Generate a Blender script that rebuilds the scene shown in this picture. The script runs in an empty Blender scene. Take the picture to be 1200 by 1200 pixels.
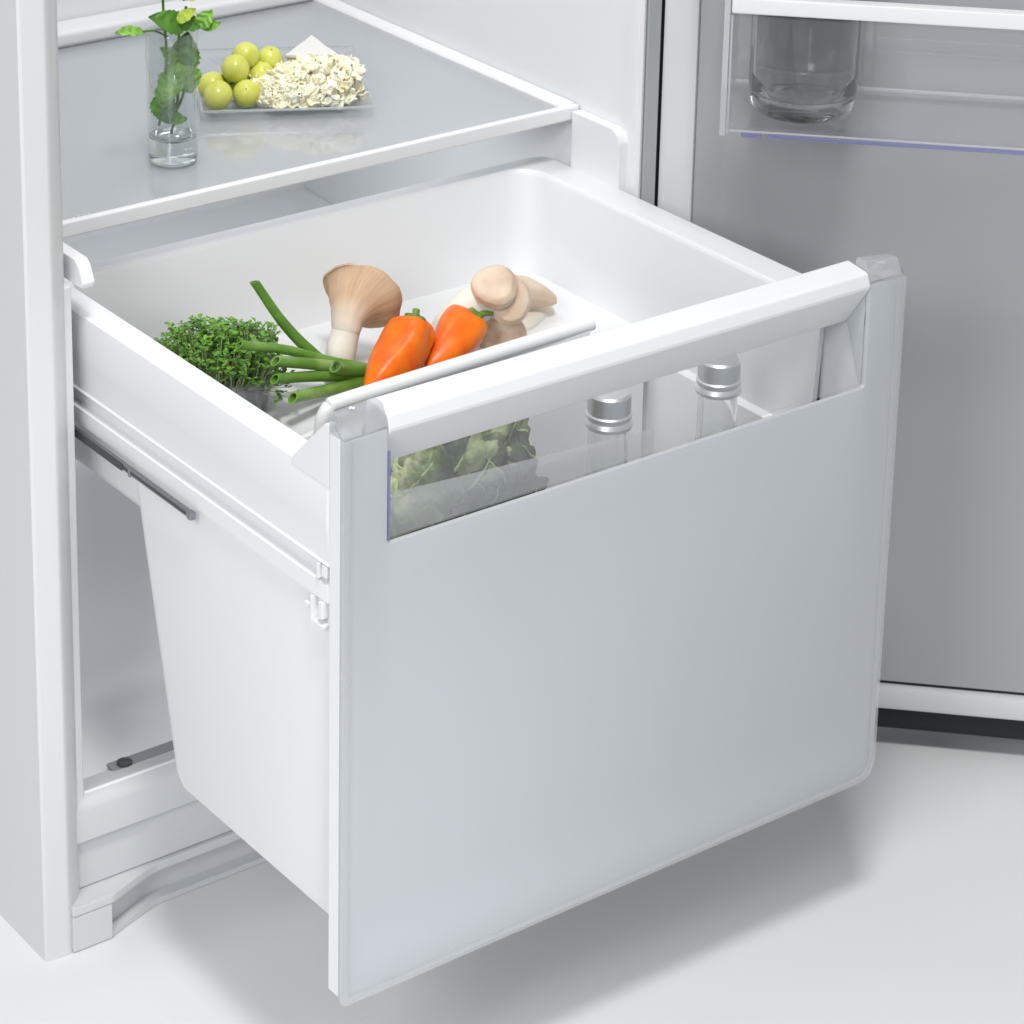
import bpy, bmesh, math, random
from mathutils import Vector, Matrix, noise
R = math.radians
random.seed(7)
S = bpy.context.scene
COL = S.collection

# ------------------------------------------------------------------ camera
cam = bpy.data.objects.new('camera', bpy.data.cameras.new('camera'))
COL.objects.link(cam)
S.camera = cam
CAM_ROWS = [[0.802704, -0.5961142, 0.0177258], [-0.1586541, -0.2421, -0.957192], [0.5748871, 0.7655295, -0.2889106]]
cam.matrix_world = Matrix(((CAM_ROWS[0][0], -CAM_ROWS[1][0], -CAM_ROWS[2][0], -0.82308444),
                           (CAM_ROWS[0][1], -CAM_ROWS[1][1], -CAM_ROWS[2][1], -1.21444709),
                           (CAM_ROWS[0][2], -CAM_ROWS[1][2], -CAM_ROWS[2][2], 1.07335723),
                           (0, 0, 0, 1)))
cam.data.sensor_width = 36
cam.data.lens = 3351.76 / 1200 * 36
cam.data.shift_x = 40 / 1200
cam.data.shift_y = -0.5
cam.data.clip_end = 60
cam.data.dof.use_dof = True
cam.data.dof.focus_distance = 1.78
cam.data.dof.aperture_fstop = 26

# ------------------------------------------------------------------ light
W = bpy.data.worlds.new('World'); S.world = W; W.use_nodes = True
W.node_tree.nodes['Background'].inputs[0].default_value = (0.93, 0.96, 1.0, 1)
W.node_tree.nodes['Background'].inputs[1].default_value = 0.44

def area(name, loc, target, size, energy, color=(1, 1, 1)):
    l = bpy.data.lights.new(name, 'AREA'); l.shape = 'RECTANGLE'
    l.size, l.size_y = size; l.energy = energy; l.color = color
    o = bpy.data.objects.new(name, l); COL.objects.link(o)
    o.location = loc
    o.rotation_euler = (Vector(target) - Vector(loc)).to_track_quat('-Z', 'Y').to_euler()
    return o
area('key_softbox', (-0.35, -0.75, 2.65), (0.25, 0.1, 0.1), (0.42, 0.42), 39, (1, 0.985, 0.96))
area('left_softbox', (-1.3, -0.75, 1.25), (0.25, 0.05, 0.15), (0.6, 0.6), 17, (0.97, 0.985, 1))
lo_ = area('low_softbox', (-0.22, -0.76, 0.05), (0.03, 0.0, 0.09), (0.22, 0.22), 0.17, (0.97, 0.985, 1))
lo_.data.spread = R(46)
area('compartment_fill', (0.22, 0.50, 0.370), (0.22, 0.50, 0.0), (0.36, 0.16), 0.34, (0.97, 0.985, 1))  # added fill light hidden under the shelf; the refrigerator has no lamp here
area('interior_fill', (0.22, 0.46, 1.08), (0.22, 0.52, 0.3), (0.36, 0.2), 1.0, (0.97, 0.985, 1))  # added fill out of view near the ceiling, brightens shelf and walls
S.view_settings.view_transform = 'Standard'
S.view_settings.look = 'None'
S.view_settings.exposure = 0
S.view_settings.gamma = 1
S.cycles.max_bounces = 14
S.cycles.transparent_max_bounces = 24
S.cycles.transmission_bounces = 12
S.cycles.caustics_refractive = False
S.cycles.caustics_reflective = False

# ------------------------------------------------------------------ materials
def mat(name, color, rough=0.5, **kw):
    m = bpy.data.materials.new(name); m.use_nodes = True
    b = m.node_tree.nodes['Principled BSDF']
    b.inputs['Base Color'].default_value = (*color, 1)
    b.inputs['Roughness'].default_value = rough
    for k, v in kw.items():
        k = k.replace('_', ' ')
        for n in (k, k.title(), k.capitalize()):
            if n in b.inputs:
                b.inputs[n].default_value = v; break
    return m

def N(m, t, **kw):
    n = m.node_tree.nodes.new(t)
    for k, v in kw.items():
        if hasattr(n, k): setattr(n, k, v)
        else: n.inputs[k.replace('_', ' ')].default_value = v
    return n

def L(m, a, b): m.node_tree.links.new(a, b)

def bump(m, scale, strength, dist=0.001, detail=4, src='ShaderNodeTexNoise', stretch=None):
    b = m.node_tree.nodes['Principled BSDF']
    tc = N(m, 'ShaderNodeTexCoord'); mp = N(m, 'ShaderNodeMapping')
    if stretch: mp.inputs['Scale'].default_value = stretch
    t = N(m, src); t.inputs['Scale'].default_value = scale
    if 'Detail' in t.inputs: t.inputs['Detail'].default_value = detail
    bp = N(m, 'ShaderNodeBump'); bp.inputs['Strength'].default_value = strength; bp.inputs['Distance'].default_value = dist
    L(m, tc.outputs['Object'], mp.inputs[0]); L(m, mp.outputs[0], t.inputs['Vector'])
    L(m, t.outputs[0], bp.inputs['Height']); L(m, bp.outputs[0], b.inputs['Normal'])
    return m

def ramp_color(m, scale, stops, detail=5, src='ShaderNodeTexNoise', stretch=None, out=0):
    b = m.node_tree.nodes['Principled BSDF']
    tc = N(m, 'ShaderNodeTexCoord'); mp = N(m, 'ShaderNodeMapping')
    if stretch: mp.inputs['Scale'].default_value = stretch
    t = N(m, src); t.inputs['Scale'].default_value = scale
    if 'Detail' in t.inputs: t.inputs['Detail'].default_value = detail
    r = N(m, 'ShaderNodeValToRGB')
    r.color_ramp.elements[0].position = stops[0][0]; r.color_ramp.elements[0].color = (*stops[0][1], 1)
    r.color_ramp.elements[1].position = stops[-1][0]; r.color_ramp.elements[1].color = (*stops[-1][1], 1)
    for p, c in stops[1:-1]:
        e = r.color_ramp.elements.new(p); e.color = (*c, 1)
    L(m, tc.outputs['Object'], mp.inputs[0]); L(m, mp.outputs[0], t.inputs['Vector'])
    L(m, t.outputs[out], r.inputs[0]); L(m, r.outputs[0], b.inputs['Base Color'])
    return r

def clear(name, tint=(0.97, 0.98, 0.99), haze=0.0, hazecol=(0.8, 0.82, 0.85), f0=0.06, rough=0.03):
    """thin moulded clear plastic / sheet glass: see-through with Fresnel gloss and an optional milky share"""
    m = bpy.data.materials.new(name); m.use_nodes = True
    nt = m.node_tree; nt.nodes.remove(nt.nodes['Principled BSDF'])
    out = nt.nodes['Material Output']
    tr = N(m, 'ShaderNodeBsdfTransparent'); tr.inputs[0].default_value = (*tint, 1)
    gl = N(m, 'ShaderNodeBsdfGlossy'); gl.inputs['Roughness'].default_value = rough; gl.inputs[0].default_value = (1, 1, 1, 1)
    lwt = N(m, 'ShaderNodeLayerWeight'); lwt.inputs['Blend'].default_value = 0.5
    pw = N(m, 'ShaderNodeMath', operation='POWER'); pw.inputs[1].default_value = 5.0
    lw = N(m, 'ShaderNodeMath', operation='MULTIPLY_ADD'); lw.inputs[1].default_value = 1 - f0; lw.inputs[2].default_value = f0
    L(m, lwt.outputs['Facing'], pw.inputs[0]); L(m, pw.outputs[0], lw.inputs[0])
    body = tr.outputs[0]
    if haze:
        df = N(m, 'ShaderNodeBsdfDiffuse'); df.inputs[0].default_value = (*hazecol, 1)
        tl = N(m, 'ShaderNodeBsdfTranslucent'); tl.inputs[0].default_value = (*hazecol, 1)
        mx0 = N(m, 'ShaderNodeMixShader'); mx0.inputs[0].default_value = 0.45
        L(m, df.outputs[0], mx0.inputs[1]); L(m, tl.outputs[0], mx0.inputs[2])
        mx1 = N(m, 'ShaderNodeMixShader'); mx1.inputs[0].default_value = haze
        L(m, tr.outputs[0], mx1.inputs[1]); L(m, mx0.outputs[0], mx1.inputs[2])
        body = mx1.outputs[0]
    mx = N(m, 'ShaderNodeMixShader')
    L(m, lw.outputs[0], mx.inputs[0]); L(m, body, mx.inputs[1]); L(m, gl.outputs[0], mx.inputs[2])
    L(m, mx.outputs[0], out.inputs[0])
    return m

M = {}
M['white'] = bump(mat('white_plastic', (0.76, 0.77, 0.78), 0.38, Specular_IOR_Level=0.4), 900, 0.03, 0.0002)
M['liner'] = bump(mat('liner_plastic', (0.78, 0.79, 0.805), 0.42, Specular_IOR_Level=0.4), 700, 0.04, 0.0002)
M['enamel'] = bump(mat('white_enamel', (0.67, 0.68, 0.68), 0.34), 400, 0.03, 0.0003)
M['floor'] = mat('studio_floor', (0.66, 0.675, 0.68), 0.42, Specular_IOR_Level=0.35)
ramp_color(M['floor'], 3.0, [(0.3, (0.73, 0.742, 0.745)), (0.7, (0.755, 0.766, 0.77))])
M['base'] = bump(mat('base_plastic', (0.60, 0.615, 0.63), 0.45), 700, 0.04, 0.0002)
M['door_panel'] = bump(mat('grey_door_plastic', (0.385, 0.396, 0.408), 0.33, Specular_IOR_Level=0.5), 1200, 0.05, 0.0002)
M['door_frame'] = bump(mat('door_frame_plastic', (0.66, 0.67, 0.68), 0.4), 900, 0.03, 0.0002)
M['door_skin'] = mat('door_steel', (0.12, 0.125, 0.13), 0.4, Metallic=0.6)
M['black'] = mat('plain_black', (0.008, 0.009, 0.012), 0.6)  # even black, also stands in for shade around the door
M['gasket'] = mat('grey_gasket', (0.42, 0.44, 0.455), 0.55)
M['rail'] = mat('rail_steel', (0.30, 0.31, 0.33), 0.35, Metallic=0.9)
M['rail_dark'] = mat('rail_groove', (0.05, 0.053, 0.06), 0.5)
M['dark_slot'] = mat('slot_grey', (0.26, 0.275, 0.29), 0.6)
M['frost'] = clear('frosted_panel', (1, 1, 1), 1.0, (0.74, 0.765, 0.79), 0.05, 0.32)
M['cap'] = clear('clear_cap', (0.95, 0.955, 0.965), 0.36, (0.80, 0.82, 0.84), 0.08, 0.05)
M['pane'] = clear('window_plastic', (0.985, 0.99, 0.995), 0.08, (0.85, 0.87, 0.89), 0.03, 0.03)
M['lip'] = clear('window_lip_plastic', (0.97, 0.975, 0.98), 0.24, (0.93, 0.935, 0.94), 0.07, 0.05)
M['bin'] = clear('bin_plastic', (0.988, 0.99, 0.994), 0.018, (0.80, 0.81, 0.83), 0.04, 0.06)
M['bin_edge'] = clear('bin_edge_plastic', (0.93, 0.935, 0.95), 0.55, (0.86, 0.87, 0.90), 0.09, 0.06)
M['sheet'] = clear('shelf_glass', (0.84, 0.87, 0.90), 0.62, (0.74, 0.755, 0.77), 0.07, 0.05)
M['plate'] = clear('plate_glass', (0.95, 0.96, 0.965), 0.09, (0.86, 0.87, 0.88), 0.07, 0.04)
M['plate_rim'] = clear('plate_rim_highlight', (0.95, 0.96, 0.965), 0.45, (0.86, 0.88, 0.89), 0.10, 0.05)  # milky white, the plate's edge highlight put into the colour
M['thin_glass'] = clear('thin_glass', (0.935, 0.95, 0.95), 0.025, (0.85, 0.87, 0.87), 0.085, 0.02)
M['bottle_clear'] = clear('bottle_clear', (0.93, 0.945, 0.95), 0.07, (0.80, 0.82, 0.83), 0.10, 0.03)
M['thin_water'] = clear('thin_water', (0.975, 0.985, 0.98), 0.015, (0.85, 0.87, 0.87), 0.025, 0.01)
M['tray'] = mat('tray_plastic', (0.86, 0.865, 0.87), 0.38)
M['punnet'] = clear('punnet_plastic', (0.88, 0.89, 0.90), 0.12, (0.7, 0.72, 0.74), 0.07, 0.06)
M['violet'] = clear('dispersion_edge', (0.66, 0.67, 0.86), 0.5, (0.42, 0.43, 0.68), 0.05, 0.1)  # violet of light dispersed in clear edges, given as a tint
M['glass'] = mat('bottle_glass', (0.96, 0.97, 0.97), 0.0, Transmission_Weight=1.0, IOR=1.47)
M['grey_glass'] = mat('grey_bottle_glass', (0.60, 0.63, 0.64), 0.0, Transmission_Weight=1.0, IOR=1.47)
M['water'] = mat('water', (0.985, 0.99, 0.99), 0.0, Transmission_Weight=1.0, IOR=1.333)
M['silver'] = bump(mat('cap_aluminium', (0.86, 0.865, 0.87), 0.42, Metallic=1.0), 200, 0.05, 0.0003)
_fm = M['frost']; _n = N(_fm, 'ShaderNodeTexNoise'); _n.inputs['Scale'].default_value = 9; _n.inputs['Detail'].default_value = 6
_tc = N(_fm, 'ShaderNodeTexCoord'); L(_fm, _tc.outputs['Object'], _n.inputs['Vector'])
_mr = N(_fm, 'ShaderNodeMapRange'); _mr.inputs['To Min'].default_value = 0.24; _mr.inputs['To Max'].default_value = 0.42
L(_fm, _n.outputs[0], _mr.inputs[0])
for _g in _fm.node_tree.nodes:
    if _g.bl_idname == 'ShaderNodeBsdfAnisotropic': L(_fm, _mr.outputs[0], _g.inputs['Roughness'])
# food
M['pepper'] = mat('pepper_skin', (0.90, 0.20, 0.010), 0.33, Subsurface_Weight=0.12, Specular_IOR_Level=0.35)
M['pepper'].node_tree.nodes['Principled BSDF'].inputs['Subsurface Radius'].default_value = (0.008, 0.003, 0.001)
ramp_color(M['pepper'], 60, [(0.25, (0.78, 0.095, 0.004)), (0.5, (0.83, 0.165, 0.005)), (0.75, (0.86, 0.235, 0.008))], 4)
bump(M['pepper'], 90, 0.12, 0.0015, 3)
M['stem'] = mat('stem_green', (0.10, 0.22, 0.025), 0.5); ramp_color(M['stem'], 150, [(0.3, (0.05, 0.13, 0.012)), (0.7, (0.17, 0.31, 0.05))])
M['mush_cap'] = mat('mushroom_cap', (0.62, 0.42, 0.28), 0.65, Subsurface_Weight=0.1)
M['mush_cap'].node_tree.nodes['Principled BSDF'].inputs['Subsurface Radius'].default_value = (0.006, 0.004, 0.003)
ramp_color(M['mush_cap'], 45, [(0.3, (0.60, 0.43, 0.30)), (0.5, (0.72, 0.56, 0.42)), (0.7, (0.79, 0.66, 0.53))], 6)
bump(M['mush_cap'], 220, 0.35, 0.0008, 5)
M['mush_gill'] = mat('mushroom_gills', (0.55, 0.36, 0.22), 0.7)
_g = M['mush_gill']; _b = _g.node_tree.nodes['Principled BSDF']
_at = N(_g, 'ShaderNodeAttribute'); _at.attribute_name = 'strand'; _al = N(_g, 'ShaderNodeAttribute'); _al.attribute_name = 'along'
_no = N(_g, 'ShaderNodeTexNoise'); _no.inputs['Scale'].default_value = 5.5; _no.inputs['Detail'].default_value = 6
_rp = N(_g, 'ShaderNodeValToRGB'); _rp.color_ramp.elements[0].position = .30; _rp.color_ramp.elements[0].color = (.47, .30, .18, 1)
_rp.color_ramp.elements[1].position = .72; _rp.color_ramp.elements[1].color = (.60, .42, .28, 1)
_r2 = N(_g, 'ShaderNodeMapRange'); _r2.inputs['From Min'].default_value = .10; _r2.inputs['From Max'].default_value = .42
_mx = N(_g, 'ShaderNodeMix'); _mx.data_type = 'RGBA'; _mx.inputs[6].default_value = (.80, .73, .64, 1)
_bp = N(_g, 'ShaderNodeBump'); _bp.inputs['Strength'].default_value = .18; _bp.inputs['Distance'].default_value = .0015
L(_g, _at.outputs['Vector'], _no.inputs['Vector']); L(_g, _no.outputs[0], _rp.inputs[0]); L(_g, _al.outputs['Fac'], _r2.inputs[0])
L(_g, _r2.outputs[0], _mx.inputs[0]); L(_g, _rp.outputs[0], _mx.inputs[7]); L(_g, _mx.outputs[2], _b.inputs['Base Color'])
L(_g, _no.outputs[0], _bp.inputs['Height']); L(_g, _bp.outputs[0], _b.inputs['Normal'])
M['mush_stem'] = mat('mushroom_stem', (0.78, 0.72, 0.64), 0.6, Subsurface_Weight=0.1)
ramp_color(M['mush_stem'], 30, [(0.3, (0.73, 0.64, 0.53)), (0.7, (0.84, 0.79, 0.72))], 6)
bump(M['mush_stem'], 120, 0.3, 0.001, 5)
M['onion'] = mat('onion_green', (0.10, 0.26, 0.035), 0.38, Subsurface_Weight=0.05)
ramp_color(M['onion'], 22, [(0.3, (0.05, 0.155, 0.015)), (0.5, (0.11, 0.26, 0.03)), (0.7, (0.30, 0.43, 0.14))], 4, stretch=(1, 2.2, 2.2))
bump(M['onion'], 500, 0.25, 0.0006, 4)
M['onion_root'] = mat('onion_white', (0.62, 0.66, 0.42), 0.4)
M['cress'] = mat('cress_leaf', (0.10, 0.26, 0.03), 0.5, Subsurface_Weight=0.05)
ramp_color(M['cress'], 130, [(0.3, (0.06, 0.17, 0.015)), (0.55, (0.13, 0.31, 0.03)), (0.75, (0.26, 0.46, 0.07))], 3)
M['cress_stem'] = mat('cress_stem', (0.42, 0.50, 0.25), 0.5)
M['cress_root'] = mat('cress_root_mat', (0.33, 0.34, 0.33), 0.8)
ramp_color(M['cress_root'], 80, [(0.35, (0.10, 0.105, 0.10)), (0.55, (0.33, 0.34, 0.34)), (0.7, (0.62, 0.63, 0.63))], 5, stretch=(3, 3, 0.35))
M['mint'] = mat('mint_leaf', (0.12, 0.32, 0.03), 0.42, Subsurface_Weight=0.06)
ramp_color(M['mint'], 60, [(0.3, (0.11, 0.27, 0.02)), (0.55, (0.20, 0.42, 0.04)), (0.8, (0.38, 0.58, 0.09))], 4)
bump(M['mint'], 260, 0.4, 0.001, 3)
M['mint_young'] = mat('mint_leaf_young', (0.42, 0.55, 0.06), 0.42)
ramp_color(M['mint_young'], 60, [(0.3, (0.22, 0.42, 0.03)), (0.7, (0.48, 0.54, 0.05))], 4)
bump(M['mint_young'], 260, 0.4, 0.001, 3)
M['mint_dark'] = mat('mint_leaf_dark', (0.05, 0.16, 0.02), 0.42)
ramp_color(M['mint_dark'], 60, [(0.3, (0.045, 0.15, 0.012)), (0.8, (0.13, 0.31, 0.03))], 4)
bump(M['mint_dark'], 260, 0.4, 0.001, 3)
M['grape'] = mat('grape_skin', (0.52, 0.56, 0.10), 0.28, Subsurface_Weight=0.35)
M['grape'].node_tree.nodes['Principled BSDF'].inputs['Subsurface Radius'].default_value = (0.006, 0.006, 0.0015)
ramp_color(M['grape'], 70, [(0.3, (0.58, 0.60, 0.075)), (0.7, (0.74, 0.75, 0.20))], 4)
M['rind'] = mat('cheese_rind', (0.74, 0.73, 0.69), 0.8); bump(M['rind'], 300, 0.5, 0.001, 5)
M['paste'] = mat('cheese_paste', (0.80, 0.66, 0.28), 0.5, Subsurface_Weight=0.15)
ramp_color(M['paste'], 90, [(0.3, (0.74, 0.56, 0.20)), (0.7, (0.82, 0.70, 0.36))])
bump(M['paste'], 260, 0.3, 0.001)
M['shaving'] = mat('cheese_shaving', (0.88, 0.80, 0.58), 0.5, Subsurface_Weight=0.8)
M['shaving'].node_tree.nodes['Principled BSDF'].inputs['Subsurface Radius'].default_value = (0.010, 0.008, 0.005)
ramp_color(M['shaving'], 90, [(0.3, (0.92, 0.82, 0.56)), (0.5, (0.95, 0.89, 0.70)), (0.7, (0.96, 0.93, 0.80))], 4)
M['cabbage'] = mat('cabbage_leaf', (0.17, 0.25, 0.10), 0.5, Subsurface_Weight=0.04)
ramp_color(M['cabbage'], 26, [(0.3, (0.032, 0.042, 0.034)), (0.5, (0.085, 0.108, 0.065)), (0.68, (0.27, 0.33, 0.16))], 7)
bump(M['cabbage'], 130, 0.9, 0.003, 5)
M['cabbage_light'] = mat('cabbage_inner_leaf', (0.42, 0.52, 0.22), 0.5, Subsurface_Weight=0.04)
ramp_color(M['cabbage_light'], 32, [(0.32, (0.06, 0.085, 0.045)), (0.5, (0.24, 0.31, 0.12)), (0.64, (0.62, 0.66, 0.38))], 7)
bump(M['cabbage_light'], 130, 0.9, 0.003, 5)
M['vein'] = mat('cabbage_vein', (0.50, 0.62, 0.26), 0.45)
M['print'] = mat('shelf_print', (0.78, 0.80, 0.82), 0.5)

# ------------------------------------------------------------------ builders
def tag(o, label=None, cat=None, group=None, kind=None):
    if label: o['label'] = label
    if cat: o['category'] = cat
    if group: o['group'] = group
    if kind: o['kind'] = kind
    return o

def thing(name, loc, label, cat, group=None):
    o = bpy.data.objects.new(name, None); COL.objects.link(o)
    o.location = loc; o.empty_display_size = 0.02
    return tag(o, label, cat, group)

def root_loc(o):
    p = Vector((0, 0, 0))
    while o: p += o.location; o = o.parent
    return p

def link(name, verts, faces, m, parent=None, smooth=True, angle=38, loc=None):
    off = root_loc(parent) if parent else (Vector(loc) if loc is not None else Vector((0, 0, 0)))
    me = bpy.data.meshes.new(name)
    me.from_pydata([tuple(Vector(v) - off) for v in verts], [], faces)
    bm = bmesh.new(); bm.from_mesh(me)
    bmesh.ops.remove_doubles(bm, verts=bm.verts, dist=1e-6)
    bmesh.ops.recalc_face_normals(bm, faces=bm.faces)
    bm.to_mesh(me); bm.free()
    if smooth:
        for p in me.polygons: p.use_smooth = True
        me.set_sharp_from_angle(angle=R(angle))
    me.materials.append(m)
    o = bpy.data.objects.new(name, me); COL.objects.link(o)
    if smooth and len(me.polygons) < 420:
        wn = o.modifiers.new('weighted_normal', 'WEIGHTED_NORMAL'); wn.keep_sharp = True; wn.weight = 80
    if parent: o.parent = parent
    else: o.location = off
    return o

def join(*gs):
    V, F = [], []
    for v, f in gs:
        b = len(V); V += list(v); F += [[i + b for i in q] for q in f]
    return V, F

def bm_out(bm):
    bm.verts.index_update()
    V = [v.co.copy() for v in bm.verts]; F = [[v.index for v in f.verts] for f in bm.faces]
    bm.free(); return V, F

def box(x0, x1, y0, y1, z0, z1, bev=0.001, seg=2):
    bm = bmesh.new()
    bmesh.ops.create_cube(bm, size=1)
    for v in bm.verts:
        v.co = Vector((x0 + (v.co.x + .5) * (x1 - x0), y0 + (v.co.y + .5) * (y1 - y0), z0 + (v.co.z + .5) * (z1 - z0)))
    if bev: bmesh.ops.bevel(bm, geom=bm.edges[:], offset=bev, segments=seg, affect='EDGES', profile=0.5)
    return bm_out(bm)

def prism(pts, axis, a, b, bev=0.0, seg=2):
    """closed 2D outline swept along one axis: 'x' outline=(y,z), 'y' outline=(x,z), 'z' outline=(x,y)"""
    def P(p, t):
        return {'x': (t, p[0], p[1]), 'y': (p[0], t, p[1]), 'z': (p[0], p[1], t)}[axis]
    bm = bmesh.new()
    A = [bm.verts.new(P(p, a)) for p in pts]; B = [bm.verts.new(P(p, b)) for p in pts]
    n = len(pts)
    bm.faces.new(A); bm.faces.new(B[::-1])
    for i in range(n): bm.faces.new((A[i], A[(i + 1) % n], B[(i + 1) % n], B[i]))
    bmesh.ops.recalc_face_normals(bm, faces=bm.faces)
    if bev: bmesh.ops.bevel(bm, geom=bm.edges[:], offset=bev, segments=seg, affect='EDGES', profile=0.5, clamp_overlap=True)
    return bm_out(bm)

def loft(rings, cap0=True, cap1=True, closed=False):
    n = len(rings[0]); V = [p for r in rings for p in r]; F = []
    for k in range(len(rings) - 1):
        for i in range(n):
            j = (i + 1) % n
            F.append([k * n + i, k * n + j, (k + 1) * n + j, (k + 1) * n + i])
    if cap0: F.append(list(range(n))[::-1])
    if cap1: F.append([(len(rings) - 1) * n + i for i in range(n)])
    return V, F

def rrect(x0, x1, y0, y1, z, r, seg=6, rf=None):
    """rounded rectangle ring at height z; rf = radius of the two front corners"""
    rf = r if rf is None else rf
    P = []
    for cx, cy, a0, q in ((x1 - r, y1 - r, 0, r), (x0 + r, y1 - r, 90, r), (x0 + rf, y0 + rf, 180, rf), (x1 - rf, y0 + rf, 270, rf)):
        for k in range(seg + 1):
            a = R(a0 + 90 * k / seg)
            P.append(Vector((cx + q * math.cos(a), cy + q * math.sin(a), z)))
    return P

def lathe(profile, c, seg=48, closed=False, axis=None):
    """profile = [(radius, height)...] about a vertical axis at c"""
    rings = []
    for r, h in profile:
        rings.append([Vector((c[0] + max(r, 1e-5) * math.cos(2 * math.pi * k / seg), c[1] + max(r, 1e-5) * math.sin(2 * math.pi * k / seg), c[2] + h)) for k in range(seg)])
    if closed: rings.append(rings[0])
    return loft(rings, not closed, not closed)

def frames(path):
    T = []
    for i in range(len(path)):
        a = path[max(i - 1, 0)]; b = path[min(i + 1, len(path) - 1)]
        T.append((b - a).normalized())
    u = T[0].orthogonal().normalized(); out = []
    for t in T:
        u = (u - t * u.dot(t)).normalized(); out.append((t, u, t.cross(u)))
    return out

def spline(pts, n):
    P = [Vector(p) for p in pts]; P = [2 * P[0] - P[1]] + P + [2 * P[-1] - P[-2]]
    out = []; m = len(P) - 3
    for k in range(n + 1):
        t = k / n * m; i = min(int(t), m - 1); f = t - i
        p0, p1, p2, p3 = P[i:i + 4]
        out.append(0.5 * ((2 * p1) + (p2 - p0) * f + (2 * p0 - 5 * p1 + 4 * p2 - p3) * f * f + (3 * p1 - p0 - 3 * p2 + p3) * f ** 3))
    return out

def lerp_list(v, n):
    out = []
    for k in range(n + 1):
        t = k / n * (len(v) - 1); i = min(int(t), len(v) - 2); out.append(v[i] + (v[i + 1] - v[i]) * (t - i))
    return out

def tube(pts, rad, seg=12, n=24, caps=True, wob=None, smoothp=True):
    path = spline(pts, n) if smoothp else [Vector(p) for p in pts]
    rad = lerp_list(rad, len(path) - 1) if isinstance(rad, (list, tuple)) else [rad] * len(path)
    rings = []
    for i, (p, (t, u, v)) in enumerate(zip(path, frames(path))):
        ring = []
        for k in range(seg):
            a = 2 * math.pi * k / seg
            r = rad[i] * (wob(i / (len(path) - 1), a) if wob else 1)
            ring.append(p + (u * math.cos(a) + v * math.sin(a)) * r)
        rings.append(ring)
    return loft(rings, caps, caps)

def copy_tree(o, parent=None):
    c = o.copy(); COL.objects.link(c); c.parent = parent
    for ch in [x for x in S.objects if x.parent is o]: copy_tree(ch, c)
    return c

# ------------------------------------------------------------------ floor
ZF = -0.112
fl = link('floor', [(-6, -6, ZF), (6, -6, ZF), (6, 6, ZF), (-6, 6, ZF)], [[0, 1, 2, 3]], M['floor'], smooth=False)
tag(fl, kind='structure')

# ------------------------------------------------------------------ refrigerator
YF, YB, ZT = 0.28, 0.72, 1.15
fr = thing('refrigerator', (0.22, 0.5, ZF), 'white built-in refrigerator with its door swung open, shelf and pulled-out drawer inside', 'refrigerator')
# left wall (outer skin + rounded inner edge) and right wall, swept upwards
lw = [(-0.05, 0.75), (-0.05, YF + 0.002), (-0.0485, YF), (-0.034, YF - .001), (-0.0315, YF - .0005), (-0.0285, YF + .0015), (-0.0275, YF + 0.004), (-0.0225, YF + .0065),
      (-0.0165, YF + 0.013), (-0.012, YF + 0.021), (-0.0085, YF + 0.034), (-0.008, YF + 0.06), (-0.008, 0.75)]
link('side_wall', *prism(lw, 'z', ZF, ZT), M['enamel'], fr, angle=30)
rw = [(0.447, 0.75), (0.447, YF + 0.028), (0.4465, YF + .016), (0.4455, YF + .007), (0.4465, YF + .0015), (0.449, YF), (0.4515, YF + .001), (0.4525, YF + .004), (0.466, YF + 0.004), (0.466, 0.75)]
link('side_wall', *prism(rw, 'z', ZF, ZT), M['liner'], fr, angle=30)
link('outer_skin', *box(0.467, 0.49, YF + .03, 0.75, ZF, ZT, 0.001), M['enamel'], fr)
link('back_wall', *box(-0.012, 0.45, YB, 0.752, ZF + .002, ZT, 0), M['liner'], fr)
link('ceiling_panel', *box(-0.008, 0.447, YF + .02, YB, ZT - .03, ZT - .002, 0), M['liner'], fr)
link('door_gap_shade', *box(0.4665, 0.4735, YF + .004, YF + .03, ZF + .01, ZT, 0), M['black'], fr)  # black box standing in for the shade of the deep door gap
link('front_gasket', *box(0.4535, 0.4655, YF + .0005, YF + .0038, ZF + .03, ZT, 0.0008), M['gasket'], fr)
# bottom of the compartment: sloped floor with compressor hump and front sill
pf = [(YF + .012, -0.035), (YF + .012, -0.012), (YF + .02, -0.006), (YF + .032, -0.010), (YF + .05, -0.018), (0.40, -0.020), (0.44, 0.0), (0.47, 0.05), (0.48, 0.12),
      (0.50, 0.16), (0.53, 0.185), (0.60, 0.20), (YB, 0.205), (YB, -0.035)]
link('compartment_floor', *prism(pf, 'x', -0.0075, 0.4465), M['liner'], fr, angle=40)
si = [(YF + .0105, -0.0375), (YF + .0105, -0.0150), (YF + .0125, -0.0100), (YF + .0175, -0.0070), (YF + .024, -0.0066), (YF + .05, -0.0170), (YF + .05, -0.0375)]
link('front_sill', *prism(si, 'x', -0.0215, 0.4600, 0.0), M['base'], fr, angle=45)
# recessed slot with a screw in the floor of the compartment
sl = link('floor_slot', *box(0.028, 0.16, 0.318, 0.333, -0.016, -0.0135, 0.0008), M['dark_slot'], fr)
link('screw', *lathe([(0, 0), (.0055, 0), (.0055, .0015), (.0045, .0022), (0, .0022)], (0.0385, 0.3255, -0.0133), 20), M['rail_dark'], sl)
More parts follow.
